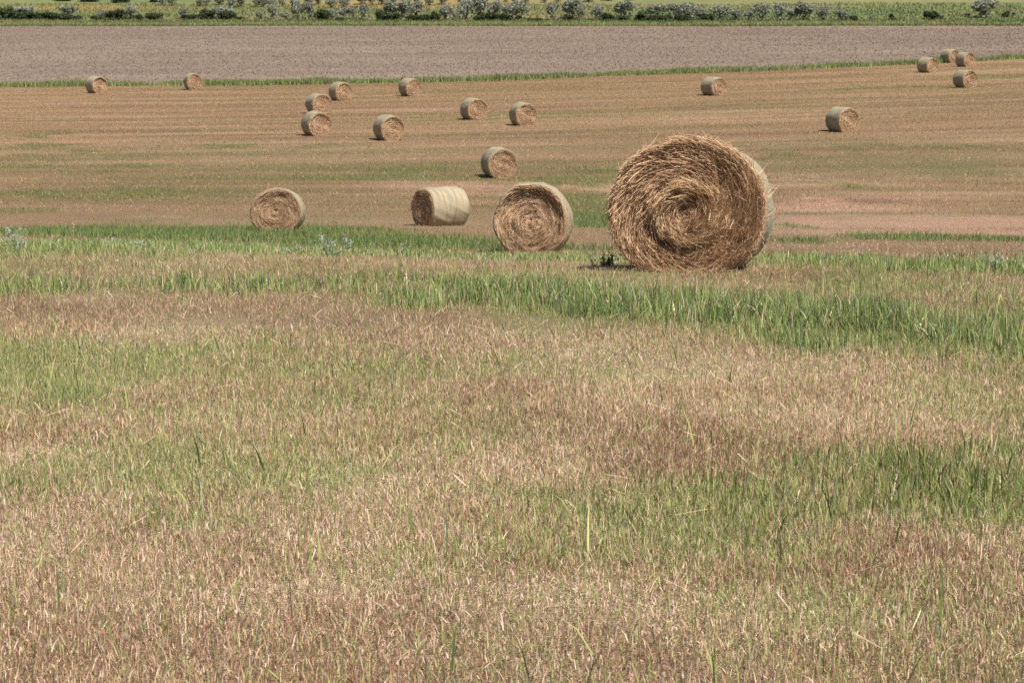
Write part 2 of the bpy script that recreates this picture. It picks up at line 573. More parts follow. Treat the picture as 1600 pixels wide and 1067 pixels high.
def green_color(n, yellow):
    k = np.tile(np.array([1.4, 1.6, 1.1, 0.9, 0.4, 0.5]), (n, 1))
    k[:, 4] += yellow * 3
    k[:, 2] += yellow * 1.0
    k = np.cumsum(k, 1)
    i = (rng.random(n)[:, None] * k[:, -1:] > k).sum(1)
    return GRN[i] * rng.uniform(0.85, 1.15, (n, 1))


def fan(n, d0, d1, margin=1.3):
    d = np.sqrt(rng.uniform(d0 * d0, d1 * d1, n))
    x = rng.uniform(-1, 1, n) * (0.2286 * d * 1.05 + margin)
    return x, d


BALES = []       # footprints (x, d, yaw, half width, half length), filled below before any planting


def outside_bales(x, d, grow=0.0):
    keep = np.ones(len(x), bool)
    for bx, bd, yaw, hw, hl in BALES:
        lx = (x - bx) * math.cos(yaw) + (d - bd) * math.sin(yaw)
        ly = -(x - bx) * math.sin(yaw) + (d - bd) * math.cos(yaw)
        keep &= ~((np.abs(lx) < hw * 0.62 + grow) & (np.abs(ly) < hl + grow))
    return keep


# ------------------------------------------------------------------ hay bales
HAY = np.array([(0.68, 0.48, 0.31), (0.56, 0.375, 0.225), (0.44, 0.275, 0.155), (0.33, 0.195, 0.11), (0.23, 0.13, 0.075), (0.64, 0.48, 0.27), (0.13, 0.075, 0.048)])
HAYW = np.array([1.4, 1.8, 1.7, 1.1, 0.45, 0.7, 0.15])


def hay_bale(px, py_base, dist, yaw_rel, H, W, L, dish, detail, label, group, seed, hank=0.0, warm=0.0, rim=0.045, green=None, tilt=0.0):
    """round bale: two end faces of coiled hay, wrapped side; front end looks along -Y before turning"""
    g = np.random.default_rng(seed)
    if dist is None:
        x, d = ground_at(px, py_base, 80.0, 400.0)
    else:
        d = dist
        x = (px - 800) / FPX * (d * math.cos(PITCH) + (EYE - float(terrain(0, d))) * math.sin(PITCH))
    view = math.atan2(x, d)
    yaw = -view + R(yaw_rel)
    # the front end stands at the measured distance: shift the centre back by half the length
    bx, bd = x - math.sin(yaw) * L * 0.5, d + math.cos(yaw) * L * 0.5
    if abs(yaw_rel) > 35:
        bx, bd = x, d + 0.3
    bz = float(terrain(bx, bd)) - 0.04
    BALES.append((bx, bd, yaw, W * 0.5, L * 0.5))
    root = empty("hay_bale", (bx, bd, bz), yaw)
    fx, fy = -math.sin(yaw), math.cos(yaw)              # the bale lies along the slope under it
    slope = float(terrain(bx + fx * 0.8, bd + fy * 0.8) - terrain(bx - fx * 0.8, bd - fy * 0.8)) / 1.6
    root.rotation_euler = (math.atan(slope) - R(tilt), 0, yaw)
    tag(root, label, "hay bale", group)
    rx, rz = W * 0.5, H / (1 + 0.875)                    # underside flattened
    FL = 0.80

    def section(r, a):
        X = rx * r * np.cos(a)
        Z = rz * r * np.sin(a)
        lim = -FL * rz
        Z2 = np.where(Z < lim, lim + (Z - lim) * 0.375, Z)
        return X, Z2 + 0.875 * rz

    def lump(a, y):
        ca, sa = np.cos(a) * 2.2, np.sin(a) * 2.2
        return (fbm(ca + seed, sa + y * 1.2 + 9, seed, 3) - 0.5) * 0.10 + (fbm(y * 7 + 0 * a, ca * 0.3, seed + 5, 2) - 0.5) * 0.03

    W, H = W * g.uniform(0.98, 1.03), H * g.uniform(0.98, 1.02)
    # wrapped side
    na, nl = (200, 40) if detail > 3500 else (96, 16)
    A = np.linspace(0, 2 * np.pi, na, endpoint=False)
    Y = np.linspace(-L / 2, L / 2, nl)
    AA, YY = np.meshgrid(A, Y)
    e = np.abs(YY) / (L / 2)
    rr = 1 + lump(AA, YY) - (0.045 + (0.03 if rim < 0.03 else 0)) * np.clip((e - 0.86) / 0.14, 0, 1) ** 2 + 0.008 * np.sin(YY * 38 + np.cos(AA * 3))
    Xs, Zs = section(rr, AA)
    idx = np.arange(na * nl).reshape(nl, na)
    q = np.stack([idx[:-1], np.roll(idx, -1, 1)[:-1], np.roll(idx, -1, 1)[1:], idx[1:]], -1).reshape(-1, 4)
    link("wrapped_side", np_mesh("wrapped_side", np.stack([Xs, YY, Zs], -1).reshape(-1, 3), quads=q, smooth=True), green or M_WRAP, root)

    # end faces
    cen = (g.uniform(-0.03, 0.03), g.uniform(-0.03, 0.03))

    def relief(r, a, s):
        """how far the coiled hay stands out of (+) or sinks into (-) the end"""
        sp = r * 13 + a / (2 * np.pi) * 2
        v = (fbm(sp, a * 1.6 + s, seed + s * 3, 3) - 0.5) * 0.08
        v = v + (fbm(np.cos(a) * r * 4 + 3, np.sin(a) * r * 4 + 7, seed + 50 + s, 3) - 0.5) * (0.12 if hank > 0 else 0.055) * (1 - 0.5 * r)
        top = np.clip(0.5 + 0.65 * np.sin(a), 0, 1)
        v = v - dish * (1 - sstep(0.74, 0.98, r + 0.05 * (fbm(a * 1.3, 0 * a, seed + 70, 2) - 0.5))) * top * (0.75 + 0.5 * sstep(0.3, 0.9, r))
        if hank > 0:                                     # thick pale hank round a hollow heart
            r0 = 0.35 + 0.05 * np.sin(a + 2.4) + 0.16 * (fbm(a * 1.1, 0 * a, seed + 90, 2) - 0.5)
            hk = 0.45 + 1.1 * fbm(a * 2.2, r * 5, seed + 91, 3)
            v = v + hank * hk * np.exp(-((r - r0) / 0.10) ** 2) * (0.75 + 0.35 * np.sin(a - 0.6))
            v = v - hank * 0.35 * np.exp(-(r / 0.22) ** 2)
            low = np.clip(-np.sin(a + 0.55), 0, 1) ** 1.5
            v = v - hank * 1.1 * hk * np.exp(-((r - 0.54) / 0.06) ** 2) * low
            v = v + 0.05 * sstep(0.75, 0.95, r) * np.clip(-np.sin(a), 0, 1)
        return v * (1 - 0.6 * sstep(0.93, 1.0, r))

    spread = 1.0 if detail > 35000 else (0.8 if detail > 10000 else 0.5)
    HAYM = HAY * spread + np.array((0.60, 0.41, 0.255)) * (1 - spread)
    warmc = np.array((1.0 + 0.05 * warm, 1.0 - 0.10 * warm, 1.0 - 0.18 * warm))
    for s, sign in ((0, -1), (1, 1)):
        front = s == 0
        nr, nb = (46, 200) if (detail > 2000 and front) else (14, 72)
        rad = np.linspace(0.012, 1.0, nr)
        B = np.linspace(0, 2 * np.pi, nb, endpoint=False)
        BB, RR = np.meshgrid(B, rad)
        edge = 1 + lump(BB, sign * L / 2 * np.ones_like(BB)) - rim
        Xf, Zf = section(RR * edge, BB)
        Yf = sign * (L / 2 + relief(RR, BB, s) - 0.01)
        Vb = np.stack([Xf, Yf, Zf], -1).reshape(-1, 3)
        ix = np.arange(nr * nb).reshape(nr, nb)
        nx = np.roll(ix, -1, 1)
        if front:
            qf = np.stack([ix[:-1], ix[1:], nx[1:], nx[:-1]], -1).reshape(-1, 4)
        else:
            qf = np.stack([ix[:-1], nx[:-1], nx[1:], ix[1:]], -1).reshape(-1, 4)
        cb = np.tile(np.array((0.36, 0.22, 0.12)), (len(Vb), 1)) * (0.7 + 0.6 * fbm(RR * 22 + BB, BB * 3, seed + 4, 2)).reshape(-1, 1)
        # the centre plug
        n_s = detail if front else max(60, detail // 12)
        r0 = np.sqrt(g.uniform(0.0004, 1.0, n_s)) * 0.985
        a0 = g.uniform(0, 2 * np.pi, n_s)
        ln = g.uniform(0.06, 0.32, n_s) * (0.55 + 0.6 * r0)
        dev = g.normal(0.06, 0.16 if hank > 0 else 0.09, n_s)
        loose = g.random(n_s) < 0.18
        dev = np.where(loose, g.normal(0, 0.7 if hank > 0 else 0.35, n_s), dev)
        lift = g.exponential(0.008, n_s) + np.where(loose, g.exponential(0.02, n_s), 0)
        wd = g.uniform(0.0028, 0.0068, n_s) * (1.0 if detail > 6000 else (1.4 if detail > 3500 else 2.2))
        tilt = g.uniform(-1.1, 1.1, n_s)
        rag = g.normal(0, 0.012, n_s) * (1.2 if rim < 0.03 else 0.6)
        pts = []
        for t in (-0.5, -0.17, 0.17, 0.5):
            aa = a0 + t * ln * np.cos(dev) / (np.maximum(r0, 0.09) * (rx + rz) / 2)
            r_ = np.clip(r0 + t * ln * np.sin(dev) / ((rx + rz) / 2), 0.005, 1.0)
            ed = 1 + lump(aa, sign * L / 2 * np.ones_like(aa)) - rim + rag
            X_, Z_ = section(r_ * ed, aa)
            bow = lift * (1 + 1.5 * (t * 2) * np.sign(dev)) if t > 0 else lift
            Y_ = sign * (L / 2 + relief(r_, aa, s) + bow)
            pts.append((X_, Y_, Z_, aa))
        Vs = []
        for X_, Y_, Z_, aa in pts:
            ox, oz, oy = np.cos(aa) * np.cos(tilt) * wd / 2, np.sin(aa) * np.cos(tilt) * wd / 2, np.sin(tilt) * wd / 2
            Vs.append(np.stack([X_ - ox, Y_ - oy, Z_ - oz], 1))
            Vs.append(np.stack([X_ + ox, Y_ + oy, Z_ + oz], 1))
        Vs = np.stack(Vs, 1).reshape(-1, 3)
        bs = (np.arange(n_s) * 8)[:, None] + len(Vb)
        qs = np.concatenate([bs + np.array([[0, 1, 3, 2]]), bs + np.array([[2, 3, 5, 4]]), bs + np.array([[4, 5, 7, 6]])])
        wts = np.tile(HAYW, (n_s, 1))
        if hank > 0:
            ring = np.exp(-((r0 - 0.37 - 0.05 * np.sin(a0 + 2.4)) / 0.10) ** 2)[:, None]
            wts = wts * (1 + ring * np.array([[1.5, 1.0, 0, -0.6, -0.8, 4.0, -0.9]]))
        patch = fbm(r0 * 9 + a0 * 0.3, a0 * 1.2, seed + 8, 3)[:, None]
        wts = wts * np.clip(1 + (patch - 0.5) * np.array([[4, 3, 0, -3, -4, 3, -4]]), 0.05, None)
        cw = np.cumsum(wts, 1)
        ci = (g.random(n_s)[:, None] * cw[:, -1:] > cw).sum(1)
        cs = HAYM[ci] * g.uniform(0.85, 1.15, (n_s, 1)) * warmc
        Vall = np.concatenate([Vb, Vs])
        call = np.concatenate([cb * warmc, np.repeat(cs, 8, 0)])
        ctr = len(Vall)
        Vall = np.concatenate([Vall, [[0, sign * (L / 2 + float(Yf[0].mean() * sign - L / 2)), float(Zf[0].mean())]]])
        call = np.concatenate([call, [[0.25, 0.15, 0.08]]])
        if front:
            tr = np.stack([np.full(nb, ctr), ix[0], nx[0]], 1)
        else:
            tr = np.stack([np.full(nb, ctr), nx[0], ix[0]], 1)
        link("end_face", np_mesh("end_face", Vall, tris=tr, quads=np.concatenate([qf, qs]), color=call), M_STRAW, root)

    # loose straw standing off the rims and the wrapped side
    n_l = max(60, detail // 80)
    a = g.uniform(0, 2 * np.pi, n_l)
    yy = np.where(g.random(n_l) < 0.75, -L / 2 + np.abs(g.normal(0, 0.07, n_l)), g.uniform(-L / 2, L / 2, n_l))
    X0, Z0 = section(1 + lump(a, yy) - 0.01, a)
    ln = g.uniform(0.03, 0.11, n_l) * np.where(g.random(n_l) < 0.08, 2.2, 1.0)
    along = a + np.where(g.random(n_l) < 0.5, 1, -1) * g.uniform(0.5, 1.5, n_l)
    X1 = X0 + np.cos(along) * ln
    Z1 = np.maximum(Z0 + np.sin(along) * ln, 0.02)
    Y1 = yy + g.normal(0, 0.5, n_l) * ln
    wd = 0.006 if detail > 3500 else 0.012
    ox, oz = -np.sin(along) * wd / 2, np.cos(along) * wd / 2
    Vl = np.stack([np.stack([X0 - ox, yy, Z0 - oz], 1), np.stack([X0 + ox, yy, Z0 + oz], 1), np.stack([X1, Y1, Z1], 1)], 1).reshape(-1, 3)
    cl = HAY[g.integers(0, 4, n_l)] * 1.15
    link("loose_straw", np_mesh("loose_straw", Vl, tris=(np.arange(n_l) * 3)[:, None] + np.array([[0, 1, 2]]), color=np.repeat(cl, 3, 0)), M_STRAW, root)["kind"] = "stuff"
    return root


G_B = "round hay bales lying in the mown field"
#        px   base dist yaw   H     W     L    dish  detail
hay_bale(1070, 418, 23.7, -6.0, 1.47, 1.69, 1.35, .05, 140000, "very large nearest hay bale with shaggy coiled end, right on the brow of the slope", G_B, 101, hank=0.08, warm=0.15, rim=0.02, green=M_WRAP_GREEN, tilt=1.2)
hay_bale(829, 391, 46.2, -5, 1.52, 1.55, 1.5, .16, 17000, "second largest hay bale, dark shadow crescent under its rim, left of the biggest bale", G_B, 102)
hay_bale(687, 357, 85.5, -52, 1.52, 1.56, 1.72, .05, 4000, "hay bale turned sideways, dark end at left and pale wrapped side towards the viewer", G_B, 103, green=M_WRAP_TINGED)
hay_bale(431, 359, 71.0, -6, 1.42, 1.66, 1.5, .06, 12000, "slightly squat hay bale facing the viewer alone at the left, behind the green grass strip", G_B, 104)
hay_bale(786, 279, None, 15, 1.53, 1.58, 1.5, .06, 5000, "hay bale with dark lower left side just behind the second largest bale", G_B, 105)
hay_bale(1326, 207, None, 32, 1.52, 1.55, 1.55, .06, 3400, "lone hay bale in the mid field, beyond and to the right of the largest bale", G_B, 106)
hay_bale(614, 220, None, 20, 1.53, 1.56, 1.5, .08, 3400, "hay bale with loose hay tufts on its top, right of the close group of three", G_B, 107)
hay_bale(501, 213, None, 20, 1.53, 1.6, 1.5, .08, 3400, "lowest and nearest of the close group of three hay bales at left centre", G_B, 108)
hay_bale(823, 197, None, 17, 1.53, 1.58, 1.5, .06, 3200, "right one of the two separate hay bales above the second largest bale", G_B, 109)
hay_bale(747, 188, None, 22, 1.5, 1.55, 1.5, .06, 3200, "left one of the two separate hay bales above the second largest bale", G_B, 110)
hay_bale(504, 179, None, 20, 1.5, 1.6, 1.5, .06, 3200, "middle bale of the close group of three, partly hidden by the one below", G_B, 111)
hay_bale(538, 158, None, 22, 1.5, 1.55, 1.5, .08, 3000, "topmost and farthest of the close group of three hay bales", G_B, 112)
hay_bale(647, 151, None, 25, 1.5, 1.5, 1.5, .05, 2600, "hay bale near the far green edge, midway between the group of three and the centre", G_B, 113)
hay_bale(305, 141, None, 12, 1.5, 1.5, 1.5, .05, 2600, "small distant hay bale against the green edge strip, right one of the far left pair", G_B, 114)
hay_bale(157, 146, None, 25, 1.5, 1.5, 1.5, .12, 2600, "leftmost hay bale, standing at the far green edge strip", G_B, 115)
hay_bale(1124, 150, None, 34, 1.5, 1.55, 1.6, .04, 2600, "lone distant hay bale straight above the largest bale", G_B, 116)
hay_bale(1516, 138, None, 32, 1.5, 1.55, 1.55, .05, 2600, "nearest bale of the cluster of four at the upper right", G_B, 117)
hay_bale(1450, 114, None, 38, 1.5, 1.5, 1.55, .06, 2400, "leftmost bale of the cluster of four at the upper right", G_B, 118)
hay_bale(1485, 99, None, 36, 1.5, 1.5, 1.55, .06, 2400, "farthest bale of the cluster of four, against the ploughed field", G_B, 119)
hay_bale(1515, 105, None, 34, 1.5, 1.5, 1.55, .06, 2400, "bale half covering the farthest bale of the cluster of four", G_B, 120)


# ------------------------------------------------------------------ planting
def pick(x, d, grow=0.0):
    k = outside_bales(x, d, grow)
    return x[k], d[k]


def near_stubble(n, d0, d1, segs, wmul, hmul, name, label, lying=0.5):
    x, d = pick(*fan(n, d0, d1))
    clump = fbm(x * 9, d * 9, 121, 2)
    k = rng.random(len(x)) < 0.45 + 1.1 * clump
    x, d = x[k], d[k]
    t, g, b, p = zone(x, d)
    n = len(x)
    isg = rng.random(n) < np.clip(0.10 + g * 0.60 + t * 0.45, 0, 0.9)
    col = np.where(isg[:, None], green_color(n, np.clip(0.5 - t, 0, 1) + 0.45), dry_color(n, b, p))
    lo = sstep(50, 75, d)[:, None]              # down in the dip the stubble takes the colour of its patch
    col = col * (1 - 0.65 * lo) + 0.65 * lo * hay_color(x, d) * rng.uniform(0.9, 1.45, (n, 1))
    lie = (rng.random(n) < lying * (1 + p)) & ~isg
    lean = np.where(lie, rng.uniform(1.0, 1.5, n), np.abs(rng.normal(0.0, 0.75, n)))
    h = np.where(lie, rng.uniform(0.015, 0.07, n), rng.gamma(3.2, 0.0105, n)) * hmul
    h = np.where(isg, h * rng.uniform(0.8, 1.5, n), h) * (1 + 0.3 * t)
    w = rng.uniform(0.0020, 0.0048, n) * wmul
    blades(name, x, d, h, w, lean, col, segs, label=label, cat="stubble", curve=0.4)


near_stubble(1500000, 5.2, 14, 2, 0.85, 0.82, "dry_stubble", "short dry pinkish tan stubble and clippings at the very front")
near_stubble(380000, 11, 17, 2, 1.0, 0.85, "dry_stubble", "short dry stubble where the first green blades begin")
near_stubble(1000000, 14, 28, 1, 1.4, 1.0, "dry_stubble", "short dry stubble on the slope between the front and the big bale")
near_stubble(170000, 28, 95, 1, 4.0, 1.2, "dry_stubble", "dry stubble on the dip behind the big bale", lying=0.2)


def tall_grass():
    xs, ds = [], []
    for n, d0, d1 in ((420000, 5.2, 14), (420000, 14, 24), (300000, 24, 40)):
        x, d = pick(*fan(n, d0, d1), grow=-0.03)
        t = zone(x, d)[0]
        cl = fbm(x * 3.2, d * 2.2, 131, 3)
        far = 1.0 if d0 > 10 else 0.35
        keep = rng.random(len(x)) < np.clip((t - 0.22) * 0.55, 0, 0.5) * np.clip((cl - 0.36) * 3.6, 0, 1.5) * far
        xs.append(x[keep])
        ds.append(d[keep])
    x, d = np.concatenate(xs), np.concatenate(ds)
    n = len(x)
    t = zone(x, d)[0]
    cl = fbm(x * 3.2, d * 2.2, 131, 3)
    h = (0.05 + 0.15 * np.clip(t, 0, 1.2) * rng.uniform(0.3, 1.2, n)) * (0.65 + 0.7 * cl) * (0.74 + 0.36 * sstep(11, 17, d) - 0.42 * sstep(22, 26, d))
    w = rng.uniform(0.004, 0.0085, n) * (1 + 0.5 * sstep(14, 24, d))
    dry = rng.random(n) < 0.10
    col = np.where(dry[:, None], dry_color(n, 0 * x, 0.6 + 0 * x), green_color(n, 0.15 + 0.25 * rng.random(n)) * (1 + 0.18 * sstep(22, 27, d))[:, None] * (1 - sstep(11, 16, d)[:, None] * np.array((0.10, 0.04, 0.0)) - (1 - sstep(11, 16, d))[:, None] * np.array((0.14, 0.17, 0.2))))
    lean = np.abs(rng.normal(0.08, 0.24, n))
    blades("green_grass", x, d, h, w, lean, col, 2, label="tall fresh green grass in the bands across the slope", cat="grass", curve=1.1)
    # sparse taller single stems in the stubble
    x, d = pick(*fan(5200, 5.2, 26))
    k = rng.random(len(x)) < 0.18 + 0.8 * zone(x, d)[1] + zone(x, d)[0]
    x, d = x[k], d[k]
    n = len(x)
    blades("green_grass", x, d, rng.uniform(0.10, 0.22, n), rng.uniform(0.005, 0.010, n), np.abs(rng.normal(0.1, 0.3, n)), green_color(n, 0.3 + 0 * x), 2,
           label="scattered single green grass blades standing above the stubble", cat="grass", curve=1.0)
    # long pale straws lying about
    x, d = pick(*fan(1000, 5.2, 24))
    n = len(x)
    blades("fallen_straw", x, d, rng.uniform(0.08, 0.26, n), rng.uniform(0.003, 0.0055, n), rng.uniform(1.2, 1.52, n), DRY[rng.integers(0, 2, n)] * 1.1, 2,
           label="long pale straws lying loose on the stubble", cat="straw", curve=0.1, sink=-0.05)


tall_grass()

# hay spilled round the feet of the bales
sx, sd, sh, sw = [], [], [], []
for i, (bx, bd, yaw, hw, hl) in enumerate(BALES):
    m = 420 if bd < 60 else 90
    lx = rng.normal(0, hw * 0.75, m)
    ly = np.where(rng.random(m) < 0.6, -hl - np.abs(rng.normal(0, 0.22, m)), rng.uniform(-hl, hl, m))
    lx = np.where(ly > -hl, np.sign(lx) * (hw * 0.72 + np.abs(rng.normal(0, 0.15, m))), lx)
    sx.append(bx + lx * math.cos(yaw) - ly * math.sin(yaw))
    sd.append(bd + lx * math.sin(yaw) + ly * math.cos(yaw))
    sh.append(rng.uniform(0.08, 0.25, m))
    sw.append(rng.uniform(0.5, 1.0, m) * (0.007 if bd < 60 else 0.03))
x, d, h, w = (np.concatenate(v) for v in (sx, sd, sh, sw))
n = len(x)
blades("spilled_hay", x, d, h, w, rng.uniform(0.9, 1.5, n), HAY[rng.integers(0, 4, n)], 2, label="loose tan hay spilled on the ground round the bales", cat="hay", curve=0.2, sink=-0.04)

# green grass on the dip behind the brow
x, d = pick(*fan(150000, 36, 95))
g_ = zone(x, d)[1]
k = rng.random(len(x)) < np.clip(g_ * 1.3 - 0.15, 0, 1)
x, d = x[k], d[k]
n = len(x)
blades("green_grass", x, d, rng.uniform(0.08, 0.20, n), rng.uniform(0.012, 0.03, n), np.abs(rng.normal(0.1, 0.25, n)), green_color(n, 0.0 + 0 * x) * np.array((0.78, 0.82, 0.85)), 1,
       label="darker green grass in the dip behind the brow of the slope", cat="grass")

# stubble of the lower field
x, d = fan(360000, 95, 262, 3.0)
k = d < hay_edge(x) - 0.5
x, d = pick(x[k], d[k])
n = len(x)
t, g_, b, p = zone(x, d)
isg = rng.random(n) < np.clip(0.05 + g_ * 0.9, 0, 0.9)
blades("field_stubble", x, d, rng.uniform(0.04, 0.12, n) * (1 + 0.5 * isg), rng.uniform(0.02, 0.06, n), np.abs(rng.normal(0, 0.4, n)),
       np.where(isg[:, None], green_color(n, 0.8 + 0 * x) * 0.7 + 0.3 * C_SOIL, dry_color(n, b, p) * np.array((0.76, 0.69, 0.59))) * 0.5
       + 0.5 * hay_color(x, d) * np.array((1.36, 1.22, 1.00)) * rng.uniform(0.9, 1.4, (n, 1)), 1, label="short tan stubble of the mown lower field", cat="stubble")

# green verge between the hay field and the ploughed field
n = 60000
x = rng.uniform(-75, 90, n)
d = hay_edge(x) + rng.normal(0.2, 1.1, n)
cl = fbm(x * 0.22, d * 0.2, 141, 3)
k = rng.random(n) < np.clip(cl * 2.0 - 0.25, 0.12, 1)
x, d, cl = x[k], d[k], cl[k]
n = len(x)
blades("verge_grass", x, d, rng.uniform(0.25, 0.65, n) * (0.5 + cl), rng.uniform(0.04, 0.10, n), np.abs(rng.normal(0, 0.3, n)),
       green_color(n, 0.25 + 0 * x) * np.array((0.80, 0.80, 0.85)), 1, label="narrow strip of tall green grass along the far edge of the hay field", cat="grass")

# stalks left on the ploughed field
x, d = fan(130000, 212, 408, 4.0)
k = (d > hay_edge(x) + 0.8) & (d < plough_edge(x) - 0.5)
x, d = x[k], d[k]
n = len(x)
pc = np.array([(0.24, 0.187, 0.142), (0.21, 0.158, 0.120), (0.165, 0.122, 0.094), (0.22, 0.168, 0.127), (0.31, 0.255, 0.195)])
blades("plough_stalks", x, d, rng.uniform(0.05, 0.17, n), rng.uniform(0.07, 0.18, n), np.abs(rng.normal(0, 0.5, n)), pc[rng.integers(0, 5, n)] * rng.uniform(.85, 1.1, (n, 1)), 1,
       label="pale stalks and clods scattered over the ploughed field", cat="stalks")

# rough grass at the foot of the far hillside
n = 60000
x = rng.uniform(-125, 125, n)
d = plough_edge(x) + rng.uniform(0, 1, n) ** 1.6 * 70
n = len(x)
hc = hill_color(x, d)
blades("meadow_grass", x, d, rng.uniform(0.2, 0.6, n), rng.uniform(0.12, 0.35, n), np.abs(rng.normal(0, 0.35, n)), hc * rng.uniform(0.85, 1.2, (n, 1)), 1,
       label="pale green meadow grass at the foot of the far hillside", cat="grass")


# ------------------------------------------------------------------ shrubs of the far hillside
SILVER = np.array([(0.34, 0.345, 0.27), (0.30, 0.31, 0.235), (0.26, 0.27, 0.20), (0.38, 0.38, 0.31), (0.22, 0.23, 0.16)])
DARK = np.array([(0.040, 0.060, 0.026), (0.060, 0.082, 0.032), (0.085, 0.105, 0.040), (0.030, 0.042, 0.022), (0.12, 0.13, 0.05)])


def shrub_meshes(kind, seed):
    """unit shrub: 1 m wide, 1 m high; foliage of many small leaf clumps on lumpy boughs, plus woody stems"""
    g = np.random.default_rng(seed)
    P = []
    heads = []
    nb = 7 if kind != 'cone' else 5
    for b in range(nb):
        if kind == 'silver':
            c = np.array((g.uniform(-.30, .30), g.uniform(-.30, .30), g.uniform(.40, .80)))
            s = g.uniform(.13, .24)
        elif kind == 'dark':
            c = np.array((g.uniform(-.36, .36), g.uniform(-.3, .3), g.uniform(.22, .62)))
            s = g.uniform(.16, .26)
        else:
            zc = 0.15 + 0.7 * b / nb
            c = np.array((g.uniform(-.06, .06), g.uniform(-.06, .06), zc))
            s = 0.30 * (1 - zc) + 0.07
        heads.append(c)
        m = 170
        v = g.normal(0, 1, (m, 3))
        v /= np.linalg.norm(v, axis=1)[:, None]
        P.append(c + v * s * g.uniform(0.5, 1.1, (m, 1)) * np.array((1.15, 1.15, 1.0)))
    if kind == 'dark':
        m = 160
        P.append(np.stack([g.uniform(-.46, .46, m), g.uniform(-.4, .4, m), g.uniform(0.02, .35, m)], 1))
    elif kind == 'silver':
        m = 90
        P.append(np.stack([g.normal(0, .2, m), g.normal(0, .2, m), g.uniform(0.05, .5, m)], 1))
    P = np.concatenate(P)
    P[:, 2] = np.clip(P[:, 2], 0.01, 1.05)
    n = len(P)
    u = g.normal(0, 1, (n, 3))
    u[:, 2] += 0.6
    u /= np.linalg.norm(u, axis=1)[:, None]
    w = np.cross(u, g.normal(0, 1, (n, 3)))
    w /= np.linalg.norm(w, axis=1)[:, None]
    sz = g.uniform(.03, .075, (n, 1))
    V = np.stack([P - u * sz - w * sz * .5, P - u * sz * .2 + w * sz * .7, P + u * sz * 1.3, P - w * sz * .7], 1).reshape(-1, 3)
    pal = SILVER if kind == 'silver' else DARK
    col = pal[g.integers(0, 5, n)] * g.uniform(.85, 1.2, (n, 1))
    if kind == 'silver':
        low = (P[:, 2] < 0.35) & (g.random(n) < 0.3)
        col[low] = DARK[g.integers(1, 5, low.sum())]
    fol = np_mesh("foliage", V, quads=(np.arange(n) * 4)[:, None] + np.array([[0, 1, 2, 3]]), color=np.repeat(col, 4, 0))
    # stems: tapered three sided limbs from the root to each bough
    SV, SQ = [], []
    for c in heads:
        r0 = np.array((g.uniform(-.05, .05), g.uniform(-.05, .05), -0.03))
        mid = r0 * 0.5 + c * 0.5 + np.array((0, 0, 0.05))
        for (p, r) in ((r0, .022), (mid, .015), (c, .006)):
            for k in range(3):
                SV.append(p + r * np.array((math.cos(k * 2.1), math.sin(k * 2.1), 0)))
        b0 = len(SV) - 9
        for s in (0, 3):
            for k in range(3):
                SQ.append((b0 + s + k, b0 + s + (k + 1) % 3, b0 + s + 3 + (k + 1) % 3, b0 + s + 3 + k))
    stm = np_mesh("stem", np.array(SV), quads=np.array(SQ), color=np.tile((0.12, 0.09, 0.065), (len(SV), 1)))
    return fol, stm


VARIANTS = {k: [shrub_meshes(k, 300 + 10 * i + j) for j in range(n)] for i, (k, n) in enumerate((('silver', 7), ('dark', 6), ('cone', 2)))}
for k in VARIANTS:
    for f, s in VARIANTS[k]:
        f.materials.append(M_LEAF)
        s.materials.append(M_STEM)


def shrub(px, base, w, h, kind, label, group):
    x, d = ground_at(px, base, 395, 900)
    m = d / FPX
    root = empty("shrub", (x, d, float(terrain(x, d)) - 0.05), random.uniform(0, 6.28))
    W, Hh = w * m * 1.28, h * m * 1.22
    root.scale = (W, W * random.uniform(0.8, 1.0), Hh)
    tag(root, label, "shrub", group)
    f, s = random.choice(VARIANTS[kind])
    for nm, me in (("foliage", f), ("stem", s)):
        o = bpy.data.objects.new(nm, me)
        o.parent = root
        COL.objects.link(o)


L_S = "silvery grey shrub in the front row at the foot of the far hillside"
L_D = "low dark green shrub in the front row along the ploughed field"
L_B = "small grey shrub in the upper row at the top edge"
G_S, G_D, G_U = "silvery shrubs of the front row", "dark shrubs of the front row", "grey shrubs of the upper row"
front_silver = [(35, 28, 40, 14), (103, 28, 24, 16), (160, 31, 12, 12), (205, 30, 24, 16), (286, 30, 12, 14), (348, 30, 26, 14), (409, 31, 12, 11), (427, 31, 12, 17),
                (445, 31, 12, 9), (465, 31, 16, 23), (483, 31, 14, 20), (520, 31, 12, 12), (538, 31, 18, 16), (552, 31, 10, 17), (568, 31, 14, 20),
                (612, 28, 22, 20), (630, 28, 22, 22), (650, 27, 24, 18), (698, 32, 16, 18), (713, 32, 12, 11), (727, 31, 21, 28), (748, 29, 22, 26), (773, 28, 18, 24), (793, 26, 16, 16),
                (809, 32, 26, 24), (865, 32, 16, 23), (892, 31, 24, 24), (909, 32, 14, 19), (936, 32, 16, 19), (973, 31, 27, 22), (1024, 29, 26, 16),
                (1057, 30, 22, 18), (1075, 30, 22, 18), (1095, 32, 18, 17), (1127, 32, 24, 17), (1151, 32, 18, 16), (1170, 32, 12, 12), (1190, 33, 20, 20),
                (1219, 33, 17, 20), (1235, 32, 16, 15), (1256, 32, 24, 21), (1285, 33, 18, 18), (1312, 32, 14, 12), (1322, 33, 12, 12)]
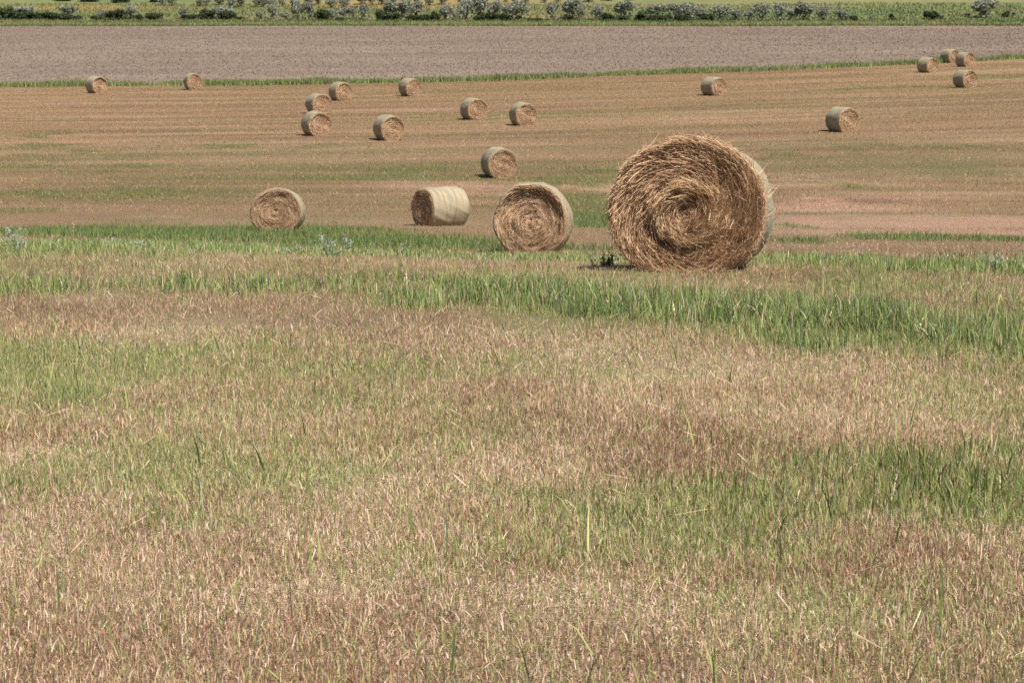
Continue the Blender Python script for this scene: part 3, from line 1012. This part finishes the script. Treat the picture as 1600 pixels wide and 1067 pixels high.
front_dark = [(8, 31, 22, 20), (28, 31, 26, 13), (48, 31, 26, 13), (66, 31, 24, 12), (82, 31, 14, 11), (98, 32, 26, 11), (120, 32, 12, 8), (151, 32, 14, 8), (181, 32, 26, 18),
              (217, 32, 14, 11), (296, 31, 20, 9), (327, 31, 22, 16), (357, 31, 22, 14), (532, 33, 14, 7), (597, 33, 14, 18), (613, 33, 24, 13),
              (645, 33, 22, 10), (663, 33, 18, 11), (679, 33, 14, 17), (750, 33, 18, 12), (768, 33, 22, 15), (790, 33, 20, 13), (835, 33, 22, 5), (890, 33, 18, 10),
              (947, 33, 18, 14), (972, 33, 18, 8), (1003, 33, 22, 15), (1024, 33, 30, 11), (1042, 33, 12, 9), (1068, 34, 26, 14), (1108, 33, 20, 12), (1333, 34, 11, 10)]
uniq = [(242, 31, 25, 11, 'dark', "dark green rounded shrub standing alone in a gap of the front row at left"),
        (375, 31, 12, 5, 'dark', "very low dark shrub just right of the long dark clump at left"),
        (503, 32, 19, 18, 'dark', "dark green bush among slim silvery shrubs left of centre"),
        (1363, 31, 9, 6, 'silver', "tiny pale shrub left of the lone conical dark bush"),
        (1393, 33, 13, 11, 'cone', "lone small conical dark green bush on open grass at right"),
        (1454, 31, 19, 15, 'dark', "dark shrub with spreading sides on open grass, right of the conical bush"),
        (1472, 30, 10, 6, 'silver', "tiny grey shrub touching the spreading dark shrub at right"),
        (1537, 28, 40, 24, 'silver', "largest broad silvery shrub at far right of the hillside"),
        (1511, 27, 8, 7, 'silver', "tiny shrub just left of the broad silvery shrub"),
        (1571, 28, 12, 12, 'dark', "small dark upright shrub right of the broad silvery shrub"),
        (1583, 26, 9, 8, 'silver', "tiny pale shrub at the far right end of the row")]
upper = [(98, 2, 20, 8), (140, 3, 26, 8), (182, 5, 14, 9), (194, 5, 14, 8), (240, 4, 12, 7), (256, 9, 16, 12), (268, 10, 14, 13), (312, 11, 12, 15), (322, 10, 12, 14), (342, 8, 20, 12),
         (362, 13, 14, 14), (376, 12, 18, 17), (400, 12, 12, 13), (411, 12, 12, 14), (425, 12, 13, 14), (441, 11, 11, 14), (459, 10, 13, 13), (480, 10, 15, 15), (497, 8, 12, 12),
         (517, 13, 15, 14), (538, 14, 16, 14), (566, 8, 14, 14), (580, 8, 14, 14), (597, 8, 16, 15), (615, 8, 14, 13), (632, 8, 15, 14), (650, 8, 14, 14),
         (671, 9, 14, 14), (690, 8, 16, 15), (717, 4, 10, 7), (745, 7, 14, 11), (758, 7, 14, 11), (790, 4, 10, 8), (805, 6, 14, 11), (821, 6, 12, 10), (850, 5, 10, 7), (872, 4, 14, 8),
         (903, 4, 14, 8), (920, 4, 18, 9), (950, 2, 18, 7), (985, 1, 12, 5)]
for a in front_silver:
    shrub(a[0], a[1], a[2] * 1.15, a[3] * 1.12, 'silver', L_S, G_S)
for a in front_dark:
    shrub(*a, 'dark', L_D, G_D)
for px, b, w, h, k, lab in uniq:
    shrub(px, b, w, h, k, lab, "scattered shrubs of the front row")
for i, a in enumerate(upper):
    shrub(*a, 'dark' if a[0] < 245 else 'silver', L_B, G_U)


# ------------------------------------------------------------------ weeds on the brow
def ribbon_tubes(paths, rad):
    V, Q = [], []
    for p, r in zip(paths, rad):
        b0 = len(V)
        for i, q in enumerate(p):
            rr = r * (1 - 0.7 * i / (len(p) - 1))
            for k in range(4):
                V.append((q[0] + rr * math.cos(k * 1.571), q[1] + rr * math.sin(k * 1.571), q[2]))
        for i in range(len(p) - 1):
            for k in range(4):
                Q.append((b0 + i * 4 + k, b0 + i * 4 + (k + 1) % 4, b0 + i * 4 + 4 + (k + 1) % 4, b0 + i * 4 + 4 + k))
    return np.array(V), np.array(Q)


def leaf_quads(P, size, g, flat=0.5):
    n = len(P)
    u = g.normal(0, 1, (n, 3))
    u[:, 2] *= flat
    u /= np.linalg.norm(u, axis=1)[:, None]
    w = np.cross(u, g.normal(0, 1, (n, 3)))
    w /= np.linalg.norm(w, axis=1)[:, None]
    s = np.asarray(size).reshape(-1, 1)
    V = np.stack([P - u * s, P + w * s * .45, P + u * s, P - w * s * .45], 1).reshape(-1, 3)
    return V, (np.arange(n) * 4)[:, None] + np.array([[0, 1, 2, 3]])


def flowering_weed(px, py, width, height, nstem, label, seed):
    g = np.random.default_rng(seed)
    x, d = ground_at(px, py, 20, 34)
    root = empty("flowering_weed", (x, d, float(terrain(x, d)) - 0.02))
    tag(root, label, "weed", "white flowering weeds on the brow")
    paths, tips = [], []
    for i in range(nstem):
        tx, ty = g.uniform(-.5, .5) * width, g.uniform(-.2, .2)
        tz = height * g.uniform(.45, .85)
        paths.append([(tx * .3, ty * .3, 0), (tx * .7, ty * .7, tz * .55), (tx, ty, tz)])
        tips.append((tx, ty, tz))
    V, Q = ribbon_tubes(paths, [0.006] * nstem)
    link("stem", np_mesh("stem", V, quads=Q, color=np.tile((0.20, 0.27, 0.14), (len(V), 1))), M_STEM, root)
    P = np.array([np.array(p[1]) * g.uniform(.3, 1.5) + g.normal(0, .02, 3) for p in paths for _ in range(7)])
    V, Q = leaf_quads(P, g.uniform(.015, .035, len(P)), g)
    link("foliage", np_mesh("foliage", V, quads=Q, color=np.repeat(np.array([(0.24, 0.31, 0.19)]), len(V), 0)), M_LEAF, root)
    for t in tips:
        P = np.array(t) + g.normal(0, 1, (16, 3)) * np.array((.016, .016, .02))
        V, Q = leaf_quads(P, g.uniform(.006, .012, 16), g, 1.0)
        link("flower_head", np_mesh("flower_head", V, quads=Q, color=np.tile((0.70, 0.71, 0.72), (len(V), 1))), M_LEAF, root)


flowering_weed(520, 403, .50, .34, 12, "white flowering weed clump in the green strip, between the squat bale and the sideways bale", 1)
flowering_weed(28, 395, .30, .36, 10, "white flowering weed at the left end of the green strip", 2)
flowering_weed(178, 388, .26, .20, 6, "small white flowering weed near the left end, right of the tan stalk", 3)
flowering_weed(212, 392, .20, .18, 4, "faint small white flowering weed beside another in the left part of the strip", 4)
flowering_weed(455, 398, .22, .20, 4, "small white flowering weed left of the big flowering clump", 5)
flowering_weed(628, 392, .10, .24, 2, "single slim white flowering weed in front of the sideways bale", 6)
flowering_weed(1560, 424, .30, .22, 6, "white flowering weed at the right end of the brow", 7)

# dry tan flower stalk standing above the grass
g = np.random.default_rng(77)
x, d = ground_at(114, 384, 20, 40)
root = empty("dry_stalk", (x, d, float(terrain(x, d)) - 0.02))
tag(root, "single dry tan seed stalk standing above the grass at the left", "weed stalk")
V, Q = ribbon_tubes([[(0, 0, 0), (0.01, 0, .18), (0.015, 0, .36)]], [0.008])
link("stem", np_mesh("stem", V, quads=Q, color=np.tile((0.45, 0.33, 0.20), (len(V), 1))), M_STEM, root)
P = np.stack([g.normal(.012, .009, 70), g.normal(0, .009, 70), g.uniform(.20, .38, 70)], 1)
V, Q = leaf_quads(P, g.uniform(.010, .018, 70), g, 1.0)
link("seed_head", np_mesh("seed_head", V, quads=Q, color=np.tile((0.62, 0.46, 0.29), (len(V), 1))), M_LEAF, root)

# dark leafy weed at the left foot of the big bale
x, d = ground_at(945, 417, 18, 30)
root = empty("leafy_weed", (x, d, float(terrain(x, d)) - 0.02))
tag(root, "dark green leafy weed at the left foot of the largest bale", "weed")
paths = [[(0, 0, 0), (a * .07, b * .05, .06), (a * .16, b * .1, h)] for a, b, h in [(g.uniform(-1, 1), g.uniform(-1, 1), g.uniform(.05, .19)) for _ in range(14)]]
V, Q = ribbon_tubes(paths, [0.005] * len(paths))
link("stem", np_mesh("stem", V, quads=Q, color=np.tile((0.07, 0.11, 0.04), (len(V), 1))), M_STEM, root)
P = np.array([np.array(p[2]) * g.uniform(.2, 1.05) + g.normal(0, .015, 3) for p in paths for _ in range(14)])
P[:, 2] = np.abs(P[:, 2])
V, Q = leaf_quads(P, g.uniform(.012, .028, len(P)), g)
link("foliage", np_mesh("foliage", V, quads=Q, color=np.tile((0.075, 0.135, 0.045), (len(V), 1))), M_LEAF, root)
